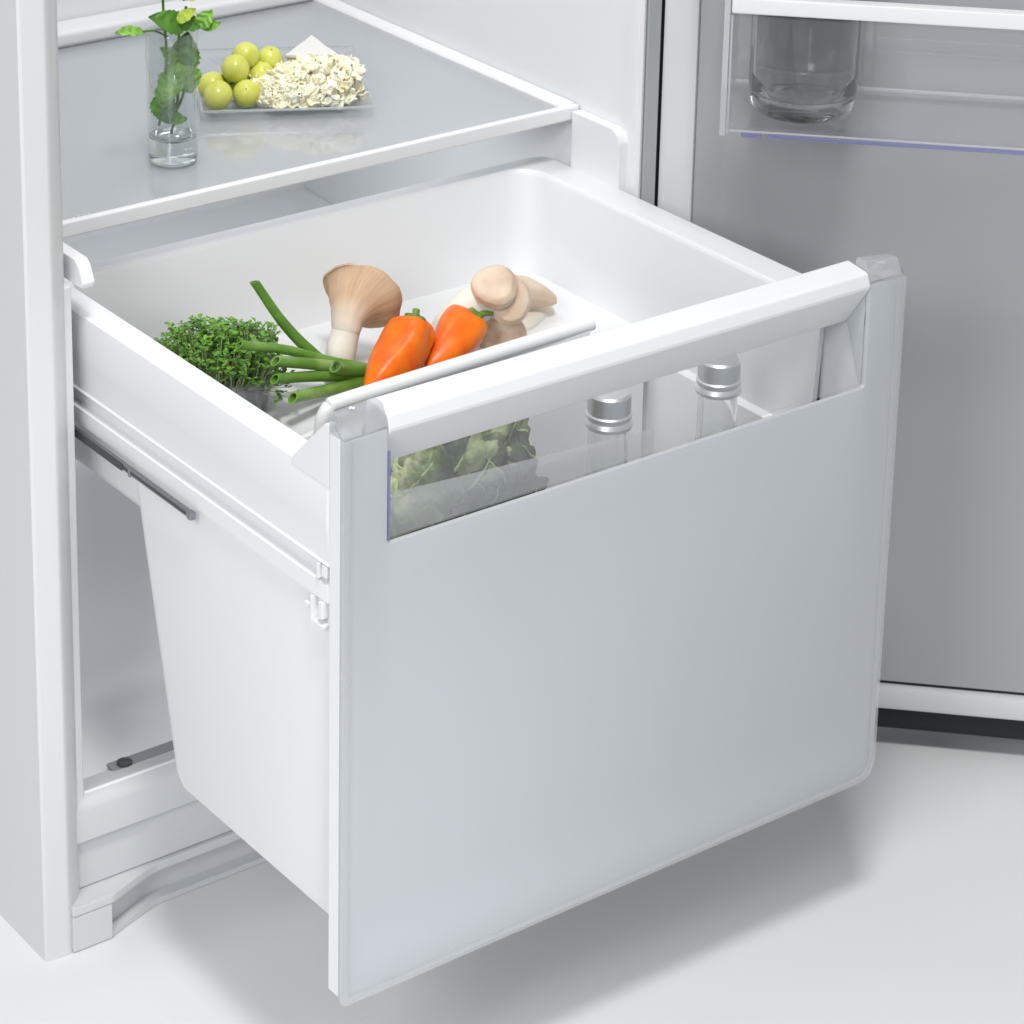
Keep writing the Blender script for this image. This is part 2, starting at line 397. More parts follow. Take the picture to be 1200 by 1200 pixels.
# riser under the sill, ledge and the wavy base grille
link('base_riser', *box(-0.030, 0.447, YF + .0155, YF + .05, -0.0765, -0.0355, 0.001), M['base'], fr)
link('base_groove', *box(-0.0325, -0.0295, YF + .012, YF + .05, -0.076, -0.037, 0), M['dark_slot'], fr)
def grille(off):
    y0 = YF - .0025 + off
    pts = [(-0.030, YF + .06), (-0.030, y0), (0.001 - off * .2, y0), (0.004, y0 + .001), (0.038, y0 + .0135), (0.044, y0 + .0148)]
    right = [(0.44 - p[0], p[1]) for p in pts[::-1]]
    return pts + right
gr = link('base_grille', *prism(grille(0.0), 'z', -0.084, -0.0770, 0.0012), M['base'], fr)
# left foot block and the recessed front below the ledge
blk = [(-0.030, YF + .05), (-0.030, YF - .0020), (0.0005, YF - .0020), (0.0005, YF + .05)]
link('grille_block', *prism(blk, 'z', ZF + .0005, -0.0842, 0.001), M['base'], fr)
blk2 = [(0.44 - p[0], p[1]) for p in blk][::-1]
link('grille_block', *prism(blk2, 'z', ZF + .0005, -0.0842, 0.001), M['base'], fr)
rec = [(0.0008, YF + .05), (0.0008, YF + .0085), (0.012, YF + .0115), (0.038, YF + .0225), (0.048, YF + .024), (0.392, YF + .024), (0.402, YF + .0225), (0.43, YF + .0115), (0.4392, YF + .0085), (0.4392, YF + .05)]
link('grille_front', *prism(rec, 'z', ZF + .0005, -0.0842, 0.0), M['base'], fr)
lip = [(0.0008, YF + .0084), (0.0008, YF - .001), (0.004, YF + .0005), (0.038, YF + .0125), (0.048, YF + .0145), (0.392, YF + .0145), (0.402, YF + .0125), (0.436, YF + .0005), (0.4392, YF - .001), (0.4392, YF + .0084), (0.43, YF + .0114), (0.402, YF + .0224), (0.392, YF + .0239), (0.048, YF + .0239), (0.038, YF + .0224), (0.012, YF + .0114)]
link('grille_lip', *prism(lip, 'z', ZF + .0005, ZF + .005, 0.0), M['base'], fr)
link('base_groove', *box(-0.0325, -0.0302, YF + .001, YF + .05, ZF + .001, -0.078, 0), M['dark_slot'], fr)
link('liner_ledge', *prism([(-0.020, YF + .012), (-0.0095, YF + .0165), (-0.0078, YF + .0205), (-0.0078, YF + .06), (-0.020, YF + .06)], 'z', -0.037, 0.3655, 0.001), M['liner'], fr)
# shelf supports moulded on the walls
sup = [(YF + .010, 0.285), (YF + .010, 0.3745), (YF + .0125, 0.3795), (YF + .019, 0.3838), (YF + .066, 0.3838), (YF + .066, 0.285)]
link('shelf_support', *prism(sup, 'x', 0.4375, 0.4468, 0.0012), M['white'], fr)
sup2 = [(YF + .006, 0.3660), (YF + .004, 0.3700), (YF + .009, 0.3800), (YF + .014, 0.3838), (YF + .066, 0.3838), (YF + .066, 0.366)]
link('shelf_support', *prism(sup2, 'x', -0.0078, 0.0015, 0.0012), M['white'], fr)
# telescopic drawer rail on the left wall
rl = link('drawer_rail', *box(-0.0034, -0.0004, 0.163, 0.62, 0.2548, 0.2592, 0.0005), M['rail'], fr)
link('rail_groove', *box(-0.0037, -0.0035, 0.168, 0.62, 0.2562, 0.2578, 0), M['rail_dark'], rl)
link('rail_stop', *box(-0.0040, 0.0003, 0.1612, 0.1660, 0.2543, 0.2596, 0.0007), M['rail'], rl)
link('rail_joint', *box(-0.0040, -0.0003, 0.2355, 0.2380, 0.2536, 0.2594, 0.0005), M['rail'], rl)
link('rail_cover', *box(-0.0042, -0.0036, 0.2450, 0.62, 0.2543, 0.2600, 0.0003), M['rail_dark'], rl)

# ------------------------------------------------------------------ door (part of the refrigerator)
HX, HY = 0.475, 0.28
DA = R(45)
DU = Vector((math.cos(DA), -math.sin(DA), 0)); DN = Vector((-math.sin(DA), -math.cos(DA), 0))
def D(p): return Vector((HX, HY, 0)) + DU * p[0] + DN * p[1] + Vector((0, 0, p[2]))
def dx(g): return [D(v) for v in g[0]], g[1]
door = link('door', *dx(box(0.0, 0.53, -0.048, -0.012, -0.092, ZT, 0.003)), M['door_skin'], fr)
link('door_panel', *dx(box(0.0205, 0.512, -0.0115, 0.0, -0.053, ZT - .01, 0)), M['door_panel'], door)
# raised frame on the hinge side and along the bottom
pr = [(-0.005, -0.011), (-0.005, 0.0045), (-0.003, 0.0062), (0.0005, 0.0066), (0.012, 0.0066), (0.0155, 0.0062), (0.0192, 0.0045), (0.0202, 0.0005), (0.0204, -0.011)]
link('door_frame', *dx(prism(pr, 'z', -0.0745, ZT - .008)), M['door_frame'], door)
pb = [(-0.011, -0.0741), (0.0052, -0.0739), (0.0062, -0.071), (0.0060, -0.061), (0.0048, -0.0575), (0.0012, -0.0562), (-0.011, -0.0560)]
link('door_frame', *dx(prism(pb, 'x', 0.0206, 0.524)), M['door_frame'], door)
link('door_groove', *dx(box(0.0206, 0.512, -0.0112, -0.0012, -0.0558, -0.0532, 0)), M['black'], door)
link('underdoor_shade', *dx(box(-0.002, 0.524, -0.011, 0.0005, -0.0935, -0.0748, 0.001)), M['black'], door)  # black strip standing in for the floor shade beneath the door

# ------------------------------------------------------------------ door bin
BZ, BW = 0.4195, 0.106
db = thing('door_bin', D((0.2, 0.05, BZ)), 'clear plastic bottle bin with white top bar hanging on the open door', 'door bin')
link('bottom_panel', *dx(box(0.0475, 0.47, 0.0015, BW - .004, BZ, BZ + .003, 0.0006)), M['bin'], db)
link('front_panel', *dx(box(0.0475, 0.47, BW - .003, BW, BZ - .001, 0.5035, 0.0008)), M['bin'], db)
link('front_edge', *dx(box(0.0476, 0.0492, BW - .0032, BW + .0003, BZ - .0012, 0.5036, 0.0003)), M['bin_edge'], db)
link('back_edge', *dx(box(0.0480, 0.4695, 0.0036, 0.0062, BZ + .0032, BZ + .0056, 0.0006)), M['bin_edge'], db)
link('back_panel', *dx(box(0.0475, 0.47, 0.0012, 0.0035, BZ + .0032, 0.53, 0.0006)), M['bin'], db)
link('side_edge', *dx(box(0.0430, 0.0470, BW + .0001, BW + .0012, BZ - .0025, 0.545, 0.0003)), M['bin_edge'], db)
link('side_panel', *dx(box(0.0432, 0.0468, 0.0010, BW, BZ - .002, 0.545, 0.0008)), M['bin'], db)
link('side_panel', *dx(box(0.4702, 0.4738, 0.0010, BW, BZ - .002, 0.545, 0.0008)), M['bin'], db)
link('top_bar', *dx(box(0.0478, 0.4698, BW - .010, BW + .0015, 0.5052, 0.5168, 0.0015)), M['white'], db)
link('dispersion_edge', *dx(box(0.076, 0.46, BW + .0002, BW + .0014, BZ - .0026, BZ + .0004, 0.0004)), M['violet'], db)  # added strip carrying the dispersion colour of the bin's lower edge
link('dispersion_edge', *dx(box(0.058, 0.072, BW + .0002, BW + .0014, BZ - .0030, BZ + .0004, 0.0004)), M['violet'], db)
link('bottom_edge', *dx(box(0.0494, 0.4695, BW - .0002, BW + .0008, BZ + .0008, BZ + .0022, 0.0002)), M['bin_edge'], db)
link('clip', *dx(join(box(0.0520, 0.0640, 0.090, 0.094, 0.478, 0.5045, 0.001), box(0.0535, 0.0615, 0.089, 0.093, 0.468, 0.4775, 0.001))), M['bin'], db)
link('moulded_rib', *dx(box(0.138, 0.146, 0.0038, 0.009, BZ + .0032, 0.53, 0.002)), M['bin'], db)
for zz in (0.462, 0.452):
    link('moulded_rib', *dx(box(0.148, 0.46, 0.0038, 0.0052, zz, zz + .0016, 0.0005)), M['bin'], db)

# tall clear bottle in the bin
bc = D((0.0975, 0.058, BZ + .0034))
gb = thing('glass_bottle', bc, 'large clear glass bottle standing in the door bin', 'bottle')
Rb = 0.0382
pro = [(0.0, 0.006), (0.018, 0.0055), (0.026, 0.002), (0.030, 0.0), (0.0335, 0.0012), (0.0365, 0.006), (Rb - .0004, 0.014), (Rb, 0.03), (Rb, 0.20), (0.035, 0.225), (0.018, 0.26), (0.014, 0.30), (0.0145, 0.31),
       (0.0115, 0.31), (0.0115, 0.30), (0.015, 0.26), (0.0315, 0.224), (Rb - .003, 0.20), (Rb - .003, 0.03), (0.033, 0.016), (0.028, 0.011), (0.02, 0.0105), (0.0, 0.012)]
link('bottle_body', *lathe(pro, bc, 64), M['grey_glass'], gb, angle=60)

# ------------------------------------------------------------------ glass shelf
SZ = 0.382
sh = thing('glass_shelf', (0.22, 0.52, SZ), 'grey tinted glass shelf with white edge trims above the drawer', 'shelf')
link('glass_pane', *box(-0.0065, 0.4362, 0.3535, 0.705, SZ - .004, SZ, 0.0006), M['sheet'], sh)
link('front_trim', *box(-0.0072, 0.4462, 0.3472, 0.3532, SZ - .0062, SZ + .0048, 0.0015, 3), M['white'], sh)
link('back_trim', *box(-0.0065, 0.4362, 0.688, 0.7185, SZ + .0005, SZ + .014, 0.004, 3), M['white'], sh)
st = [(0.4365, SZ - .004), (0.4365, SZ + .001), (0.4385, SZ + .0032), (0.4462, SZ + .005), (0.4462, SZ - .004)]
link('side_trim', *prism(st, 'y', 0.3538, 0.7180, 0.0006), M['white'], sh)
marks = []
for k in range(15):
    if k in (4, 9, 11): continue
    x = 0.012 + k * 0.0021
    marks.append(box(x, x + random.uniform(.0008, .0015), 0.3600 + k * .0003, 0.3610 + k * .0003, SZ + .0001, SZ + .0003, 0))
link('printed_mark', *join(*marks), M['print'], sh)

# ------------------------------------------------------------------ drawer
dr = thing('vegetable_drawer', (0.22, 0.1, 0.0), 'white deep vegetable drawer pulled out, with frosted front and clear window', 'drawer')
Y0 = 0.0150
o_ = lambda x0, x1, y1, z, r: rrect(x0, x1, Y0, y1, z, r, 6, 0.003)
rings = [
    o_(0.022, 0.418, 0.190, 0.0400, 0.014), o_(0.0135, 0.4265, 0.200, 0.0415, 0.014), o_(0.0085, 0.4315, 0.206, 0.046, 0.014), o_(0.0065, 0.4335, 0.210, 0.055, 0.014),
    o_(0.0050, 0.4350, 0.2490, 0.228, 0.014), o_(0.0042, 0.4358, 0.2560, 0.2600, 0.014), o_(0.0030, 0.4370, 0.376, 0.2606, 0.014),
    o_(0.0012, 0.4388, 0.378, 0.2612, 0.014), o_(0.0010, 0.4390, 0.378, 0.2722, 0.014), o_(0.0060, 0.4340, 0.376, 0.2732, 0.014), o_(0.0060, 0.4340, 0.376, 0.2838, 0.014),
    o_(0.0016, 0.4384, 0.378, 0.2842, 0.014), o_(0.0010, 0.4390, 0.378, 0.2852, 0.014), o_(0.0020, 0.4380, 0.378, 0.2866, 0.014), o_(0.0006, 0.4394, 0.378, 0.3090, 0.014), o_(0.0002, 0.4398, 0.378, 0.3108, 0.014), o_(0.0010, 0.4390, 0.379, 0.3365, 0.014),
    o_(0.0014, 0.4386, 0.3788, 0.3393, 0.014), o_(0.0030, 0.4370, 0.378, 0.3403, 0.014)]
i_ = lambda x0, x1, y0, y1, z, r: rrect(x0, x1, y0, y1, z, r, 6, 0.010)
rings += [i_(0.0195, 0.4140, 0.034, 0.3655, 0.3403, 0.022), i_(0.0205, 0.4130, 0.035, 0.3645, 0.3392, 0.022), i_(0.0212, 0.4123, 0.036, 0.3635, 0.336, 0.022),
          i_(0.0245, 0.4095, 0.0365, 0.361, 0.290, 0.021), i_(0.026, 0.408, 0.037, 0.359, 0.256, 0.020), i_(0.0275, 0.4065, 0.0375, 0.357, 0.2485, 0.020), i_(0.032, 0.402, 0.038, 0.352, 0.2455, 0.020),
          i_(0.032, 0.402, 0.038, 0.236, 0.2450, 0.020), i_(0.034, 0.400, 0.038, 0.228, 0.238, 0.020), i_(0.036, 0.398, 0.040, 0.192, 0.060, 0.018), i_(0.046, 0.388, 0.050, 0.182, 0.048, 0.018)]
BV, BF = loft(rings)
BF = [f for f in BF if not (all(BV[i].y < 0.0385 and BV[i].z > 0.052 for i in f) and max(BV[i].x for i in f) - min(BV[i].x for i in f) > 0.2)]   # the front is closed by the translucent plate
link('drawer_body', BV, BF, M['white'], dr, angle=32)
link('rear_step', *box(0.016, 0.424, 0.225, 0.372, 0.2130, 0.2600, 0.009, 4), M['white'], dr, angle=40)
link('inner_cheek', *box(0.4102, 0.4115, 0.0038, 0.0420, 0.050, 0.3388, 0.0004), M['white'], dr)
link('inner_cheek', *box(0.0285, 0.0298, 0.0038, 0.0420, 0.050, 0.3388, 0.0004), M['white'], dr)
# gussets rising from the rim to the front panel
gu = [(0.0152, 0.335), (0.0152, 0.3745), (0.0185, 0.3745), (0.0205, 0.3735), (0.0530, 0.3412), (0.056, 0.335)]
link('gusset', *prism(gu, 'x', 0.0006, 0.0066, 0.0010), M['white'], dr)
link('gusset', *prism(gu, 'x', 0.4338, 0.4388, 0.0012), M['white'], dr)
# catch mouldings on the side near the front
link('catch', *box(-0.0005, 0.006, 0.0245, 0.0262, 0.2745, 0.2838, 0.0003), M['white'], dr)
link('catch', *box(0.0005, 0.006, 0.0175, 0.0225, 0.2765, 0.2838, 0.0006), M['white'], dr)
link('catch', *box(-0.0012, 0.0045, 0.0300, 0.0318, 0.2440, 0.2608, 0.0003), M['white'], dr)
link('catch', *box(-0.0010, 0.0045, 0.0195, 0.0235, 0.2500, 0.2605, 0.0006), M['white'], dr)
link('catch', *box(-0.0010, 0.0045, 0.0185, 0.0300, 0.2440, 0.2462, 0.0005), M['white'], dr)
link('catch', *box(0.0005, 0.0045, 0.0360, 0.0410, 0.2500, 0.2530, 0.0006), M['white'], dr)
link('catch_slot', *box(0.0002, 0.0009, 0.0206, 0.0226, 0.2540, 0.2585, 0), M['dark_slot'], dr)

# white frame of the front, behind the plate
def ring_outline(x0, x1, z0, z1, r):
    P = []
    for cx, cz, a0 in ((x1 - r, z1 - r, 0), (x0 + r, z1 - r, 90), (x0 + r, z0 + r, 180), (x1 - r, z0 + r, 270)):
        for k in range(5):
            a = R(a0 + 22.5 * k); P.append((cx + r * math.cos(a), cz + r * math.sin(a)))
    return P
uo = [(0.0004, 0.3700), (0.0004, 0.0045), (0.0035, 0.0006), (0.430, 0.0006), (0.4365, 0.003), (0.4392, 0.0095), (0.4392, 0.3700),
      (0.4268, 0.3700), (0.4268, 0.018), (0.424, 0.0155), (0.0145, 0.0155), (0.012, 0.018), (0.012, 0.3700)]
ff = link('front_frame', *prism(uo, 'y', 0.0037, 0.0140, 0.0004, 1), M['white'], dr, angle=30)
# frosted plate: U-shaped sheet with the grip window cut out from above
out = [(0.0, 0.3700), (0.0, 0.004), (0.0012, 0.0012), (0.004, 0.0)]
for k in range(7):
    a = R(-90 + 15 * k); out.append((0.4265 + 0.0135 * math.cos(a), 0.0135 + 0.0135 * math.sin(a)))
out += [(0.4400, 0.3700), (0.4092, 0.3700), (0.4092, 0.2995), (0.4075, 0.2982), (0.0330, 0.2982), (0.0312, 0.2995), (0.0312, 0.3700)]
link('front_panel', *prism(out, 'y', 0.0, 0.0034, 0.0010, 2), M['frost'], dr, angle=30)
rim_w = 0.0042
rim_out = [(-0.0005, 0.3695), (-0.0005, 0.0040), (0.0008, 0.0008), (0.0040, -0.0005)] + [(0.4265 + 0.0140 * math.cos(R(-90 + 15 * k)), 0.0135 + 0.0140 * math.sin(R(-90 + 15 * k))) for k in range(7)] + [(0.4405, 0.3695)]
rim_in = [(0.4405 - rim_w * 1.7, 0.3695)] + [(0.4265 + 0.0080 * math.cos(R(-15 * k)), 0.0135 + 0.0088 * math.sin(R(-15 * k))) for k in range(7)] + [(0.006, 0.0047), (0.0048, 0.006), (0.0048, 0.3695)]
link('clear_edge', *prism(rim_out + rim_in, 'y', -0.0016, 0.0006, 0.0005, 2), M['lip'], dr, angle=30)
# grip window: sloping clear pane with its side cheeks
pane = [(0.0036, 0.2995), (0.0056, 0.2995), (0.0212, 0.3390), (0.0192, 0.3390)]
link('window_pane', *prism(pane, 'x', 0.0316, 0.4086, 0.0003), M['pane'], dr)
ch = [(0.0036, 0.2996), (0.0192, 0.3388), (0.0036, 0.3625)]
link('window_cheek', *prism(ch, 'x', 0.4087, 0.4096), M['frost'], dr)
link('window_cheek', *prism(ch, 'x', 0.0306, 0.0315), M['pane'], dr)
link('dispersion_edge', *box(0.0313, 0.0326, -0.0006, 0.0034, 0.3000, 0.3560, 0.0003), M['violet'], dr)  # thin strip tinted with the dispersion colour at the window's left edge
# inner lower lip seen through the window
link('inner_lip', *prism([(0.0315, 0.290), (0.0315, 0.3195), (0.2450, 0.3060), (0.2450, 0.290)], 'y', 0.0166, 0.0178, 0.0003), M['lip'], dr)

# handle bar
hp = [(0.0186, 0.3392), (-0.0004, 0.3678), (-0.0006, 0.3700), (0.0018, 0.3770), (0.0036, 0.3782), (0.0205, 0.3806), (0.0232, 0.3790), (0.0238, 0.3405), (0.0224, 0.3392)]
link('handle', *prism(hp, 'x', 0.0316, 0.4086, 0.0005, 2), M['white'], dr, angle=9)
# clear end caps
cp = [(0.0, 0.3705), (0.0004, 0.3730), (0.0050, 0.3835), (0.0068, 0.3848), (0.0135, 0.3850), (0.0150, 0.3835), (0.0150, 0.3705)]
for x0, x1, cx in ((0.0002, 0.0312, 0), (0.4090, 0.4398, 1)):
    V, F = prism(cp, 'x', x0, x1, 0.0010, 2)
    V = [Vector(v) for v in V]
    for v in V:       # outer top corner slopes down
        e = (x0 + 0.007 - v.x) if cx == 0 else (v.x - (x1 - 0.010))
        if e > 0 and v.z > 0.372: v.z -= e * (0.30 if cx == 0 else 0.45)
    link('end_cap', V, F, M['cap'], dr, angle=25)
link('cap_screw', *join(box(0.0095, 0.0135, 0.0075, 0.0088, 0.38515, 0.3853, 0), box(0.0109, 0.0121, 0.0060, 0.0102, 0.3852, 0.38536, 0)), M['white'], dr)

# ------------------------------------------------------------------ tray insert inside the drawer
TZ = 0.2500
tr = thing('drawer_tray', (0.22, 0.28, TZ), 'shallow white insert tray with a rounded front rail holding the vegetables', 'tray')
prof = [(0.200, 0.110), (0.203, 0.110), (0.203, TZ), (0.206, TZ + .0025), (0.345, TZ + .0025), (0.349, TZ + .006), (0.349, TZ + .010), (0.3505, TZ + .010), (0.3515, TZ + .005), (0.3505, TZ - .0005), (0.206, TZ - .0005), (0.200, TZ - .0005)]
link('tray_floor', *prism(prof, 'x', 0.040, 0.392, 0.0), M['tray'], tr)
link('front_rail', *tube([(0.118, 0.199, 0.268), (0.1195, 0.1985, 0.277), (0.124, 0.198, 0.2835), (0.132, 0.198, 0.2850), (0.20, 0.201, 0.2850), (0.28, 0.204, 0.2850), (0.341, 0.206, 0.2850), (0.3462, 0.206, 0.2848), (0.3475, 0.206, 0.2846)],
                         [0.0052, 0.0054, 0.0054, 0.0054, 0.0053, 0.0052, 0.0051, 0.0044, 0.0012], 16, 60), M['tray'], tr)
link('rail_web', *prism([(0.1985, TZ + .001), (0.2025, TZ + .001), (0.2050, 0.2830), (0.2015, 0.2830)], 'x', 0.121, 0.343, 0.0006), M['tray'], tr)
# low scooped rim left of the rail
rim = spline([(0.1205, 0.2005, 0.268), (0.110, 0.206, 0.2625), (0.095, 0.216, 0.2580), (0.075, 0.226, 0.2560), (0.05, 0.236, 0.2555)], 24)
top = rim; bot = [Vector((p.x, p.y - .020, TZ - .05)) for p in rim]
V = []; F = []
for a, b in zip(top, bot):
    V += [a, a + Vector((0, .004, 0)), b + Vector((0, .004, 0)), b]
for k in range(len(top) - 1):
    for i in range(4):
        j = (i + 1) % 4; F.append([k * 4 + i, k * 4 + j, k * 4 + 4 + j, k * 4 + 4 + i])
link('scooped_wall', V, F, M['tray'], tr)

# ------------------------------------------------------------------ peppers
def pepper(sh_c, mid, tip, rmax, seed, label, stem_dir, end_dir, sl=1.0):
    rnd = random.Random(seed)
    t = thing('orange_pepper', mid, label, 'pepper', 'orange peppers')
    ax = [Vector(sh_c), Vector(mid), Vector(tip)]
    d = Vector(end_dir).normalized()
    pts = [ax[0] + d * 0.0095, ax[0] + d * 0.0085, ax[0], (ax[0] * 2 + ax[1]) / 3, ax[1], (ax[1] + ax[2]) / 2, ax[2]]
    ph = rnd.uniform(0, 6)
    def wob(s, a):
        k = max(0, 1 - s * 0.9)
        return 1 + k * (0.10 * math.cos(3 * a + ph) + 0.035 * math.cos(5 * a + ph * 2)) + 0.025 * math.sin(2 * a + 9 * s)
    path = spline(pts, 44)
    tot = [0]
    for a, b in zip(path, path[1:]): tot.append(tot[-1] + (b - a).length)
    rad = []
    for q in tot:
        s = q / tot[-1]
        if s < 0.13: r = (s / 0.13) ** 0.5 * 0.93
        else:
            u = (s - 0.13) / 0.87
            r = (0.93 + 0.07 * math.sin(min(u * 4, 1) * math.pi / 2)) * (1 - u ** 2.0) ** 0.72
        rad.append(max(r * rmax, 0.0004))
    rings = []
    for i, (p, (tt, u, v)) in enumerate(zip(path, frames(path))):
        s = tot[i] / tot[-1]
        # dimple where the stem sits
        ring = []
        for k in range(40):
            a = 2 * math.pi * k / 40
            q = p + (u * math.cos(a) + v * math.sin(a)) * rad[i] * wob(s, a)
            ring.append(q)
        rings.append(ring)
    link('pepper_flesh', *loft(rings), M['pepper'], t, angle=80)
    base = path[0] - d * 0.0012
    sd = Vector(stem_dir).normalized()
    c = link('calyx', *tube([base - d * .001, base + d * .0022, base + d * .0034], [0.0068, 0.0062, 0.003], 16, 8, True, lambda s, a: 1 + .28 * math.cos(5 * a + ph)), M['stem'], t)
    link('stalk', *tube([base + d * .002, base + (d * .006 + sd * .002) * sl, base + (d * .008 + sd * .008) * sl], [0.0028, 0.0022, 0.0026], 10, 10), M['stem'], c)
    return t
pepper((0.2190, 0.2405, 0.2985), (0.2050, 0.233, 0.2900), (0.1640, 0.216, 0.2745), 0.0184, 1, 'orange pepper with its green calyx on top, left of the other pepper', (0.5, 0.5, 0.2), (0.18, -0.05, 0.98), 0.5)
pepper((0.2700, 0.248, 0.2880), (0.2540, 0.239, 0.2835), (0.2200, 0.225, 0.2740), 0.0168, 5, 'orange pepper lying with its stalk pointing right, beside the mushrooms', (0.8, 0.1, -0.3), (0.86, -0.10, 0.42))

# ------------------------------------------------------------------ mushrooms
def rings_attr(o, seg):
    n_ = len(o.data.vertices)
    a_ = o.data.attributes.new('along', 'FLOAT', 'POINT'); v_ = o.data.attributes.new('strand', 'FLOAT_VECTOR', 'POINT')
    nr = n_ // seg
    for i in range(n_):
        t_ = (i // seg) / max(nr - 1, 1); an = 2 * math.pi * (i % seg) / seg
        a_.data[i].value = t_; v_.data[i].vector = (math.cos(an) * 3.2, math.sin(an) * 3.2, t_ * .9)
def mushroom(stem_pts, stem_r, cap_pts, cap_r, label, stem_m='mush_stem', cap_m='mush_cap', seed=0):
    rnd = random.Random(seed); p1, p2 = rnd.uniform(0, 6), rnd.uniform(0, 6)
    t = thing('king_oyster_mushroom', stem_pts[0], label, 'mushroom', 'king oyster mushrooms')
    w1 = lambda s, a: 1 + 0.05 * math.cos(2 * a + p1) + 0.03 * math.cos(3 * a + p2 + 5 * s)
    o = link('stem', *tube(stem_pts, stem_r, 28, 30, True, w1), M[stem_m], t, angle=80)
    w2 = lambda s, a: 1 + s * (0.08 * math.cos(2 * a + p2) + 0.06 * math.cos(3 * a + p1) + 0.025 * math.cos(7 * a + p1) + .012 * math.cos(13 * a + p2))
    o = link('cap', *tube(cap_pts, cap_r, 64, 44, True, w2), M[cap_m], t, angle=80)
    rings_attr(o, 64)
    return t
# tall mushroom seen from its underside, left
st1 = [(0.1790, 0.272, 0.2560), (0.1799, 0.272, 0.2677), (0.184, 0.274, 0.2800), (0.1880, 0.276, 0.2885), (0.1905, 0.277, 0.2935)]
mushroom(st1, [0.0085, 0.0100, 0.0102, 0.0098, 0.0095], [(0.1895, 0.2765, 0.2895), (0.1905, 0.2772, 0.2940), (0.1920, 0.2785, 0.2985), (0.1965, 0.2815, 0.3025), (0.2045, 0.2865, 0.3057), (0.2125, 0.2905, 0.3078), (0.2150, 0.2920, 0.3086), (0.2163, 0.2928, 0.3090), (0.2166, 0.2930, 0.3091)],
         [0.0080, 0.0102, 0.0108, 0.0135, 0.0195, 0.0262, 0.0278, 0.0220, 0.001], 'tall king oyster mushroom with wide tan cap, standing left of the peppers', cap_m='mush_gill', seed=3)
# leaning mushroom with pale stem, cap towards the viewer
mushroom([(0.2560, 0.262, 0.2650), (0.2680, 0.263, 0.2800), (0.2830, 0.261, 0.2930), (0.2990, 0.253, 0.3040)], [0.010, 0.0135, 0.0140, 0.0125],
         [(0.2965, 0.253, 0.3050), (0.2955, 0.250, 0.3085), (0.2945, 0.2475, 0.3125), (0.2938, 0.2455, 0.3160), (0.2930, 0.2440, 0.3180)], [0.0125, 0.0165, 0.0165, 0.0125, 0.001],
         'king oyster mushroom with smooth rounded cap on top of the right cluster', seed=4)
mushroom([(0.3100, 0.262, 0.2800), (0.3090, 0.256, 0.2900), (0.3060, 0.249, 0.2980)], [0.008, 0.010, 0.011],
         [(0.3065, 0.250, 0.2965), (0.3050, 0.2455, 0.2990), (0.3035, 0.2415, 0.3010), (0.3025, 0.2390, 0.3022)], [0.0120, 0.0168, 0.0135, 0.001],
         'small round mushroom cap tucked right under the topmost cap', seed=6)
mushroom([(0.3180, 0.280, 0.2900), (0.3280, 0.284, 0.2880), (0.3400, 0.284, 0.2850)], [0.011, 0.0115, 0.0105],
         [(0.3380, 0.284, 0.2855), (0.3480, 0.2825, 0.2825), (0.3600, 0.279, 0.2775), (0.3690, 0.2755, 0.2735), (0.3700, 0.2752, 0.2732)], [0.0112, 0.0108, 0.0078, 0.0038, 0.0006],
         'brown pointed mushroom sticking out to the right of the cluster', seed=8)
mushroom([(0.3300, 0.285, 0.2480 + .012), (0.3220, 0.275, 0.2600), (0.3160, 0.266, 0.2640)], [0.008, 0.010, 0.011],
         [(0.3170, 0.268, 0.2635), (0.3130, 0.262, 0.2650), (0.3080, 0.255, 0.2670), (0.3050, 0.250, 0.2680), (0.3040, 0.2490, 0.2682)], [0.0115, 0.0165, 0.0170, 0.0115, 0.001],
         'brownish mushroom cap lying low behind the second pepper', seed=9)
mushroom([(0.3320, 0.2720, 0.2600), (0.3450, 0.278, 0.2600), (0.3600, 0.285, 0.2585)], [0.0085, 0.0092, 0.0085],
         [(0.3590, 0.285, 0.2585), (0.3680, 0.288, 0.2575), (0.3760, 0.290, 0.2570), (0.3775, 0.2905, 0.2570)], [0.0090, 0.0094, 0.0065, 0.0006],
         'pale mushroom lying flat behind the right end of the rail', cap_m='mush_stem', seed=11)

# ------------------------------------------------------------------ spring onions
so = thing('spring_onion', (0.197, 0.252, 0.262), 'bunch of cut green spring onion stalks beside the orange peppers', 'spring onion')
def onion_leaf(pts, r0, r1):
    n = 26; path = spline(pts, n); fr_ = frames(path)
    def ringset(k, inner):
        rings = []
        for i, (p, (t, u, v)) in enumerate(zip(path, fr_)):
            r = (r0 + (r1 - r0) * i / n) - inner
            rings.append([p + (u * math.cos(2 * math.pi * j / 16) * 1.06 + v * math.sin(2 * math.pi * j / 16) * .94) * r for j in range(16)])
        return rings
    o = ringset(0, 0); i_ = ringset(0, 0.0010)
    rings = o[::-1] + i_[:8]
    for rg in (o[0], i_[0]):
        sh_ = fr_[0][0]; c_ = sum(rg, Vector()) / 16
        for q_ in rg: q_ += sh_ * ((q_ - c_).dot(Vector((0.3, 0.2, 1)).normalized()) * .8)
    return link('leaf', *loft(rings, True, True), M['onion'], so, angle=50)
onion_leaf([(0.1151, 0.275, 0.3468), (0.1319, 0.268, 0.3172), (0.1497, 0.262, 0.2940), (0.1663, 0.258, 0.2795), (0.2040, 0.252, 0.2659)], 0.00313, 0.00487)
onion_leaf([(0.0873, 0.250, 0.3175), (0.1268, 0.255, 0.3022), (0.1649, 0.256, 0.2837), (0.2030, 0.254, 0.2679)], 0.00296, 0.00365)
onion_leaf([(0.1092, 0.240, 0.3042), (0.1527, 0.248, 0.2872), (0.2030, 0.254, 0.2660)], 0.00365, 0.00400)
